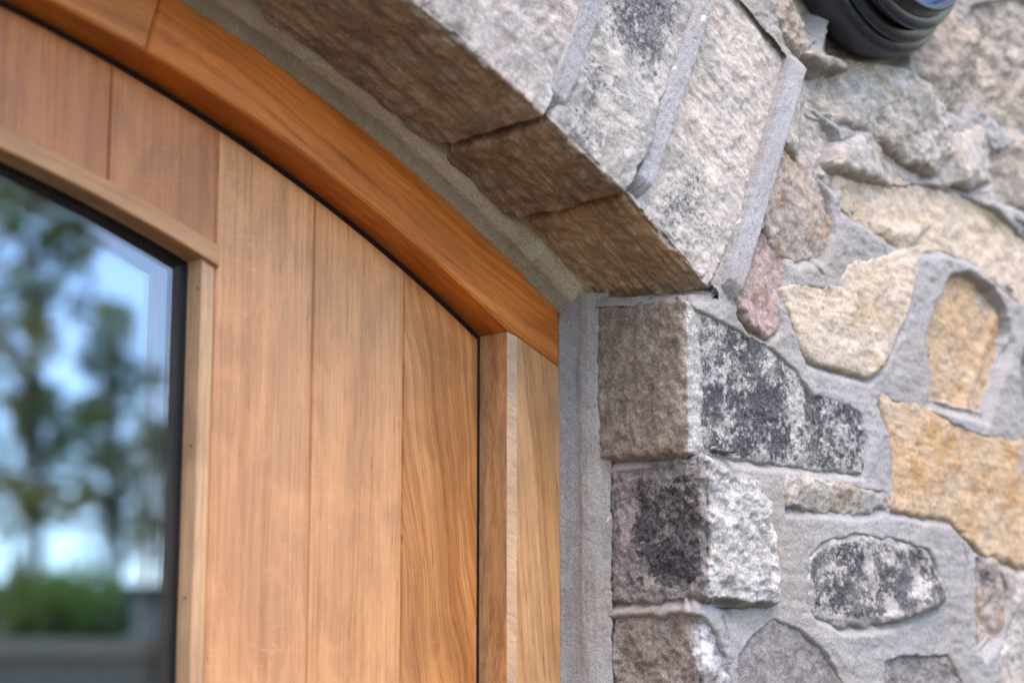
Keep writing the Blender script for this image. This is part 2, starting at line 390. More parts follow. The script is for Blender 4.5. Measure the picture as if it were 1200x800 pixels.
STONES = []          # polygons in wall coordinates, for the mortar sheet
def stone(poly, mat, seed, lvl=.008, edge=.010, rough=.0025, facet=.004, tilt=(0, 0), bulge=0, g=.0016, surf='wall', cx=0., cy=0., wob=1.,
          stain=None, white=None, strata=0., label=None, name='stone', arr=.5, low=-.004, dent=()):
    poly = chaikin(poly, 1) if surf == 'arch' else np.asarray(poly, float); fmap = map_wall if surf == 'wall' else map_arch
    if surf == 'wall': STONES.append((poly, cx, cy))
    pad = .010; lo = poly.min(0)-pad; hi = poly.max(0)+pad
    U, V = np.meshgrid(np.arange(lo[0], hi[0]+g, g), np.arange(lo[1], hi[1]+g, g))
    wu = (fbm(U, V, 55, seed, 4)*.0062+fbm(U, V, 210, seed+1, 3)*.0018)*wob
    wv = (fbm(U, V, 55, seed+2, 4)*.0062+fbm(U, V, 210, seed+3, 3)*.0018)*wob
    sd = sdf((U+wu, V+wv), poly)+(.0050 if surf == 'wall' else 0)
    ew = edge*(1+.7*fbm(U, V, 30, seed+9, 2)); ew = np.maximum(ew, edge*.3)
    t = np.clip(sd/ew, 0, 1); prof = np.sqrt(1-(1-t)**2+1e-9)
    c0 = poly.mean(0)
    hh = lvl+tilt[0]*(U-c0[0])+tilt[1]*(V-c0[1])
    if bulge:
        e2 = np.clip(sd/max(1e-3, sd.max()), 0, 1); hh = hh+bulge*np.sqrt(1-(1-e2)**2+1e-9)
    if facet:
        rs = np.random.RandomState(int(seed*10)+5); fz = np.full(U.shape, 1e9)
        ext = (hi-lo)
        for k in range(11):
            pu, pv = lo+rs.rand(2)*ext; a = rs.normal(size=2)*.24
            fz = np.minimum(fz, facet*rs.uniform(.2, 1.6)+a[0]*(U-pu)+a[1]*(V-pv)+np.hypot(U-pu, V-pv)*.10)
        fz = np.clip(fz, -facet*2.2, facet*2.0); hh = hh+fz-facet*.2
    hh = hh+rough*(1.7*fbm(U, V, 38, seed+20, 5, .55)+.6*fbm(U, V, 120, seed+24, 4, .6)+.35*fbm(U, V, 70, seed+31, 3, .5, True))
    if strata:
        hh = hh+strata*(np.where(V < .004, 1., .15) if surf == 'arch' else 1.)*(fbm(U*.12, V, 150, seed+40, 4, .6)+.6*fbm(U*.2, V, 60, seed+41, 3, .6, True))
    for (du, dv), (ru_, rv_), dp in dent:
        dd = ((U-du)/ru_)**2+((V-dv)/rv_)**2; hh = hh-dp*np.exp(-dd*(1+.5*fbm(U, V, 90, seed+60, 3)))
    h = low+(hh-low)*prof
    h = np.where(sd < 0, low+sd*2.2, h)
    K = V if surf == 'arch' else U          # coordinate across the arris
    au = np.abs(K); rr = .013
    h = h-arr*np.where(au < rr, (1-au/rr)**2*rr*(.42+1.3*np.clip(fbm(K*.2, U+V-K, 34, seed+50, 4, .6), -.25, 1)), 0)
    P = fmap(U, V, h, cx, cy); Sk = fmap(U, V, np.full(U.shape, -.05), cx, cy, 1e-6)
    at = dict(su=U, sv=V+.15*U if surf == 'wall' else V, side=sstep(.004, -.004, K+.003*fbm(U, V, 60, seed+70, 3)), rim=np.clip(sd*1000, -5, 40),
              stain=stain(U, V, sd) if stain else 0*U-1.5, white=white(U, V, sd) if white else 0*U-.9)
    o = grid_mesh(name, U, V, sd > -.007, P, mat, HOUSE, at, Sk)
    if label: o['label'] = label
    return o

# --- stone materials
M = {}
BR = ((.50, .385, .275), (.36, .27, .19))       # clean brown sandstone of the undersides
M['v1'] = stone_mat('sandstone_pinkish_grey', (.42, .36, .31), (.36, .315, .28), ((.47, .375, .28), (.36, .28, .205)), rough_b=.42, white=-.05, spk=.12, smear=1.10, tone2=(.34, .27, .24))
M['v2'] = stone_mat('sandstone_blue_grey', (.43, .385, .33), (.31, .285, .255), ((.44, .33, .23), (.30, .225, .155)), rough_b=.42, white=.02, spk=.12, smear=1.38, stain=(.06, .058, .058), stain_s=30)
M['v3'] = stone_mat('sandstone_cream_grey', (.52, .44, .365), (.44, .385, .33), ((.55, .41, .27), (.40, .29, .19)), rough_b=.42, white=.08, spk=.12, smear=1.38, stain=(.12, .112, .105), tone2=(.42, .32, .255), stain_s=26, lum=.2, vein=.3)
M['q1'] = stone_mat('sandstone_soot', (.46, .415, .36), (.40, .37, .34), ((.36, .295, .23), (.265, .215, .165)), layers=False, white=.0, smear=2.20, stain=(.030, .029, .031), spk=.38)
M['q2'] = stone_mat('sandstone_bleached', (.52, .475, .425), (.45, .405, .36), ((.36, .31, .28), (.28, .25, .235)), layers=False, white=.12, smear=1.65, stain=(.030, .028, .031), stain_s=34, spk=.38)
M['q3'] = stone_mat('sandstone_mauve', (.37, .31, .285), (.31, .265, .245), ((.39, .325, .275), (.33, .275, .23)), layers=False, white=.06, smear=2.20, tone2=(.23, .16, .13), stain=(.10, .08, .07), spk=.38)
M['buff'] = stone_mat('sandstone_buff', (.55, .425, .305), (.50, .40, .31), rough_b=.4, lum=.16, white=-.08, smear=1.87, spk=.2, tone2=(.42, .31, .19))
M['pale'] = stone_mat('sandstone_pale', (.50, .425, .35), (.43, .375, .325), white=.02, smear=4.67, tone2=(.43, .33, .23))
M['orange'] = stone_mat('sandstone_orange', (.47, .30, .17), (.44, .32, .21), rough_b=.2, lum=.16, white=-.08, smear=2.80, tone2=(.42, .235, .10), stain=(.16, .155, .16))
M['lichen'] = stone_mat('sandstone_black_crust', (.45, .40, .36), (.42, .365, .315), white=.06, smear=4.67, stain=(.034, .033, .034), stain_s=46)
M['pink'] = stone_mat('sandstone_pink', (.42, .335, .275), (.38, .31, .26), white=.02, smear=4.67, tone2=(.42, .27, .14))
M['red'] = stone_mat('sandstone_red', (.42, .325, .275), (.38, .26, .215), white=.14, smear=2.80, tone2=(.27, .115, .085))
M['taupe'] = stone_mat('sandstone_taupe', (.44, .365, .29), (.36, .30, .245), white=.0, smear=5.61, tone2=(.33, .26, .19), stain=(.10, .095, .09))
M['brown'] = stone_mat('sandstone_brown_speckled', (.31, .265, .235), (.26, .225, .205), white=.0, smear=4.67, spk=.2)

# --- voussoirs: front face and soffit in one piece each
def ang(d): return R_(d)*RI
def vous(d0, d1, r1a, r1b, mat, seed, label=None, sof=.14, **kw):
    w = .0028
    s0, s1 = ang(d0)+w, ang(d1)-w
    p = [(s0, -sof), ((s0+s1)/2, -sof), (s1, -sof), (s1, -.05), (s1, .0), (s1, .1), (s1+(s1-s0)*.06, r1b), (s0*.5+s1*.5, max(r1a, r1b)*1.02), (s0-(s1-s0)*.04, r1a), (s0, .1), (s0, 0), (s0, -.06)]
    return stone(p, mat, seed, surf='arch', label=label, name='arch_stone', **kw)
def blob(items):
    """soft patches at photo positions: list of (uv centre, radii, amount)"""
    def f(U, V, sd):
        t = np.full(U.shape, -1.5)
        for (cu, cv), (ru, rv), a in items:
            d = np.sqrt(((U-cu)/ru)**2+((V-cv)/rv)**2); t = np.maximum(t, a*(1-.85*d**1.6))
        return t
    return f
au = lambda x, y: tuple(arch_uv([(x, y)])[0])
JA = [16.5, 24.9, 28.65, 33.35]
vkw = dict(lvl=.014, edge=.006, rough=.0022, facet=.003, wob=.7, strata=.0034, g=.0014)
vous(JA[0]+.35, JA[1], .26, .26, M['v1'], 1.3, 'smooth pinkish grey arch stone', white=blob([(au(650, 110), (.03, .04), .55), (au(560, 30), (.04, .03), .1)]), stain=blob([(au(500, 5), (.03, .04), .3)]), dent=[(au(586, 163), (.010, .020), .022), (au(455, 40), (.02, .03), .006)], **vkw)
vous(JA[1], JA[2], .27, .27, M['v2'], 2.7, 'blue grey mottled arch stone', dent=[(au(560, 190), (.02, .02), .006), (au(680, 262), (.012, .05), .005)],
     stain=blob([(au(745, 30), (.05, .05), 1.0), (au(760, 10), (.04, .05), .9), (au(700, 150), (.03, .05), .35), (au(690, 90), (.02, .03), .6)]), **vkw)
vous(JA[2], JA[3], .315, .285, M['v3'], 3.9, 'large cream arch stone at the springing',
     stain=blob([(au(800, 60), (.02, .10), .75), (au(800, 240), (.035, .05), .8), (au(830, 260), (.03, .05), .5), (au(862, 35), (.012, .03), .5)]), **{**vkw, 'facet': .006, 'rough': .003})
for k, (a, b) in enumerate([(9.6, 16.5), (2.4, 9.6), (-4.5, 2.4), (-11, -4.5), (-18, -11)]):
    vous(a, b, .25, .25, M[('v3', 'v2', 'v1', 'v2', 'v3')[k]], 5+k*1.7, None, **{**vkw, 'g': .003 if k else .0018})

# ribbon pointing between the voussoirs
def ribbon(d0, d1, r0, r1, wd, proud, seed, side=.5):
    nu, nv = 26, 190
    A = np.linspace(-1, 1, nu); T = np.linspace(0, 1, nv); U, V = np.meshgrid(A, T)
    rr = RI+r0+(r1-r0)*V; th = R_(d0)+(R_(d1)-R_(d0))*V
    X, Y = U*.008, V*(r1-r0)
    wl = wd/2*(1+.34*fbm(Y, 0*Y+U*.003, 26, seed, 4)+.22*fbm(Y+U*.02, 0*Y, 120, seed+2, 4, .65))
    off = U*wl*1.3+.0016*fbm(Y, U*0, 12, seed+3, 3)
    e = (1-np.abs(U))/.13
    ht = np.where(e < 1, np.sqrt(np.clip(1-(1-e)**2, 0, 1)), 1.0)*(proud+.014)-.014
    ht = ht+np.where(e > .2, .0013*fbm(X, Y, 40, seed+5, 4)+.0009*fbm(X, Y, 170, seed+6, 4, .65)+.0010*fbm(X, Y*.15, 300, seed+8, 2)+.0026*side*U, 0)
    ht = ht-.0022*sstep(.45, .7, fbm(X, Y, 110, seed+7, 2))
    ht = ht-np.clip(1-Y/.016, 0, 1)**1.5*.016-np.clip(1-(r1-r0-Y)/.02, 0, 1)*.018
    P = np.stack([XC+rr*np.sin(th)+off*np.cos(th), -ht, ZC+rr*np.cos(th)-off*np.sin(th)], -1)
    return grid_mesh('mortar_ribbon', U, V, np.ones(U.shape, bool), P, M_rib, HOUSE, {})
ribbon(24.9, 24.95, .004, .27, .0175, .0105, 1.0, .2)
ribbon(28.90, 28.38, .004, .27, .0140, .0140, 2.0, 1.2)
ribbon(33.70, 32.35, .004, .300, .0145, .0155, 3.0, 1.2)
ribbon(16.7, 16.7, -.0005, .26, .015, .0120, 4.0)
for k, d in enumerate((9.6, 2.4, -4.5, -11)): ribbon(d, d, -.0005, .25, .015, .012, 5.0+k)

# --- quoins on the corner of the reveal
wu = lambda x, y, cx=0., cy=0.: tuple(wall_uv([(x, y)], cx, cy)[0])
def tr(px, cx=0., cy=0.): return wall_uv(px, cx, cy)
stone(tr([(703, 366), (703, 450), (704, 531), (760, 529), (806, 526), (850, 530), (905, 538), (960, 545), (1010, 548), (1013, 515), (1008, 486), (978, 466), (950, 464), (928, 432), (895, 404), (850, 382), (815, 364), (798, 357), (750, 360)]),
      M['q1'], 11.1, lvl=.006, edge=.006, rough=.0024, facet=.0025, g=.0013, arr=.5,
      stain=lambda U, V, sd: np.where(U > 0, 1.3*sstep(.008, .024, U+.004*fbm(U, V, 40, 3))*sstep(-.001, .006, sd)-.55+.6*fbm(U, V, 22, 8, 3)-.5*sstep(.14, .16, U)*sstep(.185, .165, U), -1.5),
      label='corner stone with a black sooty face')
stone(tr([(707, 557), (707, 630), (709, 700), (770, 698), (822, 695), (850, 691), (880, 699), (917, 696), (911, 640), (904, 590), (888, 566), (862, 562), (846, 546), (815, 539), (780, 545), (740, 553)], .006, -.018),
      M['q2'], 12.4, lvl=.008, edge=.008, rough=.0045, facet=.005, g=.0013, cx=.006, cy=-.018, arr=.8,
      stain=lambda U, V, sd: np.where(U < 0, 1.15*sstep(-.105, -.085, U)*sstep(-.003, -.02, U)*sstep(.004, .02, sd)-.35+.8*fbm(U, V, 20, 5, 3), -1.5+1.2*sstep(.006, 0, U)),
      white=lambda U, V, sd: np.where(U > 0, .35, -.7), label='corner stone bleached white in front and sooty beside')
stone(tr([(708, 724), (708, 780), (708, 840), (760, 850), (840, 850), (880, 850), (866, 800), (858, 765), (846, 741), (830, 722), (790, 718), (740, 722)], .006, -.006),
      M['q3'], 13.9, lvl=.005, edge=.009, rough=.004, facet=.004, g=.0014, cx=.006, cy=-.006, arr=.7,
      white=blob([(wu(830, 760, .006, -.006), (.03, .03), .9), (wu(790, 790, .006, -.006), (.03, .02), .6), (wu(850, 790, .006, -.006), (.02, .02), .5)]),
      stain=blob([(wu(730, 790, .006, -.006), (.03, .03), .3)]), label='mauve corner stone with white lime patches')

# --- rubble of the wall face
def ws(px, mat, seed, label=None, **kw):
    kw['lvl'] = kw.get('lvl', .008)+(.003 if kw.get('lvl', .008) < .009 else .001); kw['edge'] = kw.get('edge', .012)*.6; kw['facet'] = kw.get('facet', .004)*1.5; kw['rough'] = kw.get('rough', .0025)*1.25; return stone(tr(px), M[mat], seed, label=label, **kw)
ws([(862, 768), (880, 745), (905, 726), (935, 738), (962, 762), (985, 800), (990, 850), (930, 870), (870, 850), (864, 800)], 'brown', 21, lvl=.004, edge=.02, facet=.002, rough=.002)
ws([(918, 561), (945, 562), (985, 571), (1035, 578), (1043, 590), (1005, 597), (965, 593), (940, 591), (918, 590)], 'pale', 22, 'thin pale sliver of stone', lvl=.002, edge=.007, facet=.004, rough=.0022, low=-.003)
ws([(943, 690), (946, 655), (958, 636), (1000, 626), (1050, 632), (1085, 645), (1098, 676), (1096, 704), (1070, 716), (1030, 727), (985, 729), (955, 714)], 'lichen', 23, 'pale stone under a black crust', lvl=.007, edge=.02, facet=.002, rough=.0022,
   stain=lambda U, V, sd: 1.0*sstep(.004, .014, sd)-.25+.8*fbm(U, V, 28, 4, 3))
ws([(917, 342), (935, 336), (958, 340), (985, 337), (989, 312), (1032, 304), (1062, 296), (1072, 294), (1066, 340), (1050, 384), (1034, 420), (1018, 438), (978, 428), (945, 416), (936, 395), (924, 362)], 'buff', 24, 'buff yellow L-shaped stone', lvl=.013, edge=.007, facet=.003, rough=.0018, strata=.001, wob=.7, tilt=(.02, 0))
ws([(1083, 395), (1092, 355), (1112, 322), (1134, 318), (1162, 338), (1182, 372), (1185, 392), (1170, 440), (1156, 484), (1120, 477), (1086, 466), (1092, 432)], 'orange', 25, 'tan orange stone pointed at its top', lvl=.010, edge=.016, facet=.006, rough=.0025,
   stain=blob([(wu(1158, 360), (.02, .035), .7)]))
ws([(983, 208), (1030, 211), (1080, 216), (1125, 226), (1165, 248), (1205, 284), (1240, 312), (1240, 365), (1205, 356), (1172, 330), (1140, 300), (1112, 290), (1078, 290), (1058, 288), (1036, 272), (1002, 252), (985, 238)], 'buff', 26, 'long pale buff stone', lvl=.010, edge=.018, facet=.004, rough=.0024)
ws([(1027, 461), (1048, 472), (1085, 480), (1115, 497), (1150, 512), (1200, 516), (1260, 520), (1260, 672), (1200, 662), (1152, 648), (1128, 622), (1112, 604), (1080, 600), (1041, 593), (1046, 545), (1040, 500)], 'orange', 27, 'large orange block', lvl=.012, edge=.010, facet=.003, rough=.0015,
   stain=blob([(wu(1195, 545), (.02, .02), .6)]), strata=.001)
ws([(888, 272), (904, 260), (920, 282), (922, 318), (912, 352), (914, 376), (898, 392), (876, 382), (860, 356), (870, 318), (878, 288)], 'red', 28, 'narrow red stone beside the arch', lvl=.010, edge=.010, facet=.004)
ws([(896, 186), (926, 176), (954, 196), (966, 226), (976, 262), (966, 294), (934, 302), (908, 288), (894, 258), (886, 224)], 'pink', 29, lvl=.008, edge=.012, facet=.004)
ws([(924, 98), (952, 116), (976, 152), (994, 198), (978, 216), (946, 194), (916, 168), (914, 128)], 'pale', 30, lvl=.006, edge=.008, facet=.005)
ws([(936, 66), (984, 74), (1036, 80), (1074, 102), (1098, 140), (1106, 182), (1088, 204), (1056, 186), (1030, 168), (994, 142), (952, 128), (936, 100)], 'pale', 31, 'pale jagged stone under the lamp', lvl=.010, edge=.014, facet=.006, rough=.004, tilt=(.06, 0))
ws([(1072, 6), (1112, 12), (1138, 46), (1144, 96), (1126, 132), (1098, 122), (1074, 84), (1060, 44)], 'taupe', 32, lvl=.011, edge=.020, facet=.004, rough=.004, bulge=.004, g=.002)
ws([(1130, 10), (1185, -6), (1270, 10), (1270, 168), (1222, 160), (1178, 148), (1150, 120), (1140, 84), (1140, 44)], 'taupe', 33, 'big grey brown stone beside the lamp', lvl=.013, edge=.022, facet=.006, rough=.005, bulge=.005, g=.002)
ws([(1096, 196), (1114, 160), (1142, 150), (1162, 176), (1160, 206), (1134, 218), (1104, 214)], 'pale', 34, lvl=.010, edge=.012, facet=.006, g=.002, white=lambda U, V, sd: 0*U+.2)
ws([(1160, 180), (1200, 164), (1270, 172), (1270, 252), (1206, 244), (1164, 228)], 'taupe', 35, lvl=.012, edge=.014, facet=.008, g=.002, white=lambda U, V, sd: 0*U-.1)
ws([(984, 166), (1024, 150), (1064, 176), (1086, 206), (1040, 214), (998, 206), (974, 192)], 'pale', 42, lvl=.007, edge=.02, facet=.004, g=.002)
ws([(1186, 258), (1260, 256), (1260, 300), (1222, 290)], 'brown', 43, lvl=.004, edge=.014, facet=.005, g=.002)
ws([(940, 62), (962, 70), (990, 80), (960, 78)], 'taupe', 44, lvl=.008, edge=.008, facet=.005, g=.002)
ws([(1200, 392), (1260, 384), (1260, 492), (1204, 486), (1192, 440)], 'brown', 36, lvl=.006, edge=.016)
ws([(1140, 654), (1164, 656), (1178, 690), (1172, 738), (1152, 762), (1141, 742)], 'pink', 37, 'small grey and pink stone', lvl=.006, edge=.012, facet=.005, stain=blob([(wu(1156, 680), (.014, .03), .7)]))
ws([(1034, 776), (1070, 764), (1108, 768), (1126, 800), (1090, 840), (1040, 830)], 'brown', 38, lvl=.006, edge=.02, facet=.003)
ws([(902, -30), (950, -24), (962, 10), (956, 48), (934, 66), (916, 40), (905, 10)], 'taupe', 39, lvl=.010, edge=.012, facet=.009, rough=.006)
ws([(966, 20), (1010, 40), (1062, 66), (1058, 84), (1000, 76), (964, 62)], 'taupe', 40, lvl=.008, edge=.014, facet=.008, rough=.005)
ws([(1186, 672), (1270, 668), (1270, 850), (1182, 850), (1168, 775), (1180, 735)], 'pale', 45, 'flush pale grey stone at the lower right', lvl=.007, edge=.02, facet=.002, rough=.002)
# neighbours just outside the photograph
rs = random.Random(4); k = 0
for cxu, czv, ru, rv in [(.10, 1.54, .09, .055), (.32, 1.53, .10, .05), (.55, 1.50, .10, .06), (.74, 1.56, .07, .07), (.75, 1.74, .08, .07), (.76, 1.92, .07, .08), (.74, 2.10, .06, .07), (.76, 2.27, .08, .07), (.74, 2.45, .08, .08), (.50, 2.52, .10, .07), (.28, 2.54, .09, .07), (.09, 2.55, .08, .07), (.06, 1.41, .08, .05), (.28, 1.38, .10, .06), (.52, 1.34, .09, .07)]:
    pts = [(cxu+ru*math.cos(a)*rs.uniform(.8, 1.1)*1.05, czv+rv*math.sin(a)*rs.uniform(.8, 1.1)*1.05) for a in np.linspace(0, 2*math.pi, 11)[:-1]]
    stone(pts, M[rs.choice(['pale', 'buff', 'orange', 'taupe', 'brown', 'pink'])], 60+k, g=.004, lvl=.008, edge=.014); k += 1
for k, (cxu, czv) in enumerate([(-.15, 2.56), (-.36, 2.62), (-.58, 2.66), (-.8, 2.68), (-.25, 2.76), (-.5, 2.80), (-.02, 2.72)]):
    t = math.atan2(cxu-XC, czv-ZC); r = math.hypot(cxu-XC, czv-ZC)
    pts = [((t*RI)+.085*math.cos(a)*rs.uniform(.8, 1.1), r-RI+.06*math.sin(a)*rs.uniform(.8, 1.1)) for a in np.linspace(0, 2*math.pi, 11)[:-1]]
    stone(pts, M[rs.choice(['pale', 'buff', 'taupe', 'brown'])], 90+k, g=.004, lvl=.008, edge=.014, surf='arch')

rs2 = random.Random(9)
for ix in range(5):
    for iz in range(9):
        cxu = .93+ix*.17+rs2.uniform(-.02, .02)+(.08 if iz % 2 else 0); czv = 1.36+iz*.135+rs2.uniform(-.02, .02)
        ru, rv = rs2.uniform(.062, .08), rs2.uniform(.045, .058)
        pts = [(cxu+ru*math.cos(a)*rs2.uniform(.85, 1.15), czv+rv*math.sin(a)*rs2.uniform(.85, 1.15)) for a in np.linspace(0, 2*math.pi, 10)[:-1]]
        stone(pts, M[rs2.choice(['pale', 'buff', 'orange', 'taupe', 'brown', 'pink'])], 120+ix*9+iz, g=.0045, lvl=.010, edge=.010)
U, V = np.meshgrid(np.arange(.83, 1.80, .006), np.arange(1.24, 2.66, .006))
grid_mesh('mortar', U, V, np.ones(U.shape, bool), map_wall(U, V, .0045*fbm(U, V, 11, 71, 4)+.002*fbm(U, V, 45, 72, 4)), M_mort, HOUSE, {})
# --- the mortar sheet of the wall face and the reveal
g = .0018
U, V = np.meshgrid(np.arange(-.122, .84, g), np.arange(1.30, 2.66, g))
tot = np.full(U.shape, -1.0); up8 = np.full(U.shape, -1.0); up3 = up8.copy()
for poly, cx, cy in STONES:
    q = poly.copy(); lo = q.min(0)-.05; hi = q.max(0)+.05
    m = (U > lo[0]) & (U < hi[0]) & (V > lo[1]) & (V < hi[1])
    if not m.any(): continue
    js, is_ = np.where(m.any(1))[0], np.where(m.any(0))[0]; sl_ = (slice(js[0], js[-1]+1), slice(is_[0], is_[-1]+1))
    tot[sl_] = np.maximum(tot[sl_], sdf((U[sl_], V[sl_]), q))
    up8[sl_] = np.maximum(up8[sl_], sdf((U[sl_], V[sl_]+.011), q))
    up3[sl_] = np.maximum(up3[sl_], sdf((U[sl_], V[sl_]+.004), q))
near = np.exp(-np.clip(-tot, 0, 1)/.012)
h = .0028*sstep(0, .02, U)+.0045*fbm(U, V, 11, 71, 4)+.0022*np.clip(fbm(U*.6, V, 28, 78, 4, .6, True)-.2, 0, 1)+.0012*fbm(U*.25+V*.1, V, 120, 79, 3)+.0016*fbm(U, V, 45, 72, 4, .55)+.0007*fbm(U, V, 190, 73, 3, .6)
h += .0012*near*fbm(U, V, 40, 77, 3)
rough_zone = sstep(1.98, 2.2, V)*sstep(.05, .15, U)
h += rough_zone*(.006*fbm(U, V, 26, 75, 5, .6)+.003*fbm(U, V, 70, 76, 4, .6, True))
rec = sstep(-.004, .006, up8)*sstep(.004, -.003, tot)
rec2 = sstep(-.002, .004, up3)*sstep(.004, -.002, tot)
h -= rec*(.0075+.004*fbm(U, V, 30, 80, 3))+rec2*.005
h -= .0035*sstep(.55, .75, fbm(U, V, 160, 84, 2))
lap = -.0012+.013*np.clip(fbm(U, V, 19, 86, 5, .58)-.04, 0, 1)+.0012*fbm(U, V, 120, 87, 3)
ti = tot-lap
h = np.where(ti > 0, h*np.clip(1-ti/.004, 0, 1)-ti*2.0, h)
for line, dp, wd in [([(952, 303), (957, 316), (961, 322)], .006, .0013), ([(1124, 628), (1131, 660), (1128, 690)], .005, .0025), ([(964, 322), (966, 345), (968, 352)], .003, .001), ([(848, 678), (862, 700), (860, 706)], .004, .0012), ([(1126, 590), (1122, 606), (1118, 616)], .007, .003), ([(843, 722), (848, 738), (848, 748)], .006, .0014), ([(800, 348), (799, 358), (801, 366)], .003, .0012)]:
    pl = tr(line); d = np.full(U.shape, 9.)
    for a, b in zip(pl, pl[1:]):
        e = b-a; t = np.clip(((U-a[0])*e[0]+(V-a[1])*e[1])/(e@e), 0, 1); d = np.minimum(d, np.hypot(U-a[0]-t*e[0], V-a[1]-t*e[1]))
    h -= dp*np.exp(-(d/wd)**2)
h -= .0065*sstep(-.004, -.02, U)
au_ = np.abs(U); h -= np.where(au_ < .012, (1-au_/.012)**2*.006, 0)
P = map_wall(U, V, h)
rad = np.hypot(U-XC, V-ZC)
keep = ti < .0075
keep &= ~((U < 0) & (V > 1.994+.13*np.clip(-U, 0, 1)))
keep &= ~((U >= 0) & (U < .044) & (V > 1.996) & (rad < RI+.004))
tha = np.degrees(np.arctan2(U-XC, V-ZC)); keep &= ~((U >= 0) & (tha < 33.1) & (rad > RI+.004) & (rad < RI+.283))
o = grid_mesh('mortar', U, V, keep, P, M_mort, HOUSE, {})
# ledge of mortar on top of the quoin, below the springing of the arch
U, V = np.meshgrid(np.arange(.0015, .075, .002), np.arange(.002, .15, .002))
zz = 1.997+.125*V+.0025*fbm(U, V, 40, 91, 4)+.017*sstep(.018, .05, U)-.012*np.clip(1-np.abs(U-.001)/.012, 0, 1)**2-.012*np.clip(1-np.abs(V-.002)/.012, 0, 1)**2
grid_mesh('mortar', U, V, np.ones(U.shape, bool), np.stack([U, V, zz], -1), M_mort, HOUSE, {})
# mortar behind and around the arch stones
g = .0026
U, V = np.meshgrid(np.arange(ang(-22), ang(36), g), np.arange(-.158, .58, g))
h = -.006+.003*fbm(U, V, 14, 95, 4)+.0016*fbm(U, V, 60, 96, 3)
h = h-np.where(V < 0, .007, 0)
P = map_arch(U, V, h)
keep = (P[..., 0] < .004) | ((V < .004) & (P[..., 0] < .058)) | ((U < ang(33.6)) & (V < .29))
grid_mesh('mortar', U, V, keep, P, M_mort, HOUSE, {})

# --- the fillet of mortar round the door frame
def fillet(name, path, prof, nw, seed, mat, streak=.0008, lump=.0016, edge=False):
    """mortar swept along the frame; path: (point x,z on the stone surface, inward normal); prof: list of (inward n, depth y)"""
    prof = np.array(prof); L = np.concatenate([[0], np.cumsum(np.linalg.norm(np.diff(prof, axis=0), axis=1))]); W = np.linspace(0, L[-1], nw)
    pn_, py_ = np.interp(W, L, prof[:, 0]), np.interp(W, L, prof[:, 1])
    P0 = np.array([p[0] for p in path]); N0 = np.array([p[1] for p in path])
    T = np.concatenate([[0], np.cumsum(np.linalg.norm(np.diff(P0, axis=0), axis=1))])
    WW, TT = np.meshgrid(W, T)
    lowf = lump*fbm(TT, WW*2, 20, seed, 4); stk = streak*fbm(TT*.3, WW, 190, seed+2, 4, .6); gr = .0007*fbm(TT, WW, 150, seed+1, 4, .6)
    pit = -.0022*sstep(.5, .7, fbm(TT, WW, 150, seed+9, 2))
    fade = np.clip(WW/.005, 0, 1) if edge else 1.0
    crumb = (.0010*fbm(TT, 0*WW, 260, seed+7, 4, .7)+.0008*fbm(TT, 0*WW, 60, seed+8, 2))*np.clip(1-WW/.02, 0, 1) if edge else 0
    nn = pn_[None, :]+(lowf*.8+gr*.6)*fade+crumb
    yy = py_[None, :]-(lowf+stk+gr+pit)*fade*(.8 if edge else .9)
    if seed < 30:
        k = sstep(1.975, 2.018, P0[:, 1])[:, None]; nn = nn-k*.007; yy = yy+k*.006
    tail = np.clip((WW/W[-1]-.8)/.2, 0, 1); yy = yy-tail*(.004*fbm(TT, 0*WW, 45, seed+12, 4, .65)+.002); nn = nn+tail*.002*fbm(TT, 0*WW, 80, seed+13, 3)
    X = P0[:, 0][:, None]+N0[:, 0][:, None]*nn; Z = P0[:, 1][:, None]+N0[:, 1][:, None]*nn
    return grid_mesh(name, WW, TT, np.ones(WW.shape, bool), np.stack([X, yy, Z], -1), mat, HOUSE, {})
M_bed = mortar_mat('bedding_mortar', (.40, .31, .225), (.31, .24, .17))
M_bedj = mortar_mat('bedding_mortar_grey', (.315, .295, .28), (.26, .24, .22))
jpath = [((0., z), (-1., 0.)) for z in np.arange(1.1, 2.017, .0014)]
apath = [((XC+RI*math.sin(t), ZC+RI*math.cos(t)), (-math.sin(t), -math.cos(t))) for t in np.arange(R_(-22), R_(33.2), .0008)]
fillet('bedding_mortar', jpath, [(.0095, .185), (.0096, .170), (.0098, .1538), (.0080, .150), (.0055, .138), (.0050, .126)], 34, 21., M_bedj, .0012, .0018, True)
fillet('mortar_fillet', jpath, [(.0005, .141), (.0052, .1345), (.0066, .128), (.0058, .121), (.0025, .1135), (-.007, .105)], 40, 23., M_mort, .0010, .0034)
fillet('bedding_mortar', apath, [(.0300, .185), (.0302, .170), (.0305, .1540), (.026, .1525), (.0145, .1520), (.010, .1520)], 34, 31., M_bed, .0024, .0014, True)
fillet('mortar_fillet', apath, [(.0140, .160), (.0162, .1520), (.0158, .1470), (.0125, .1420), (.0080, .1385), (.003, .136), (-.008, .131)], 36, 33., M_fil, .0010, .0030)

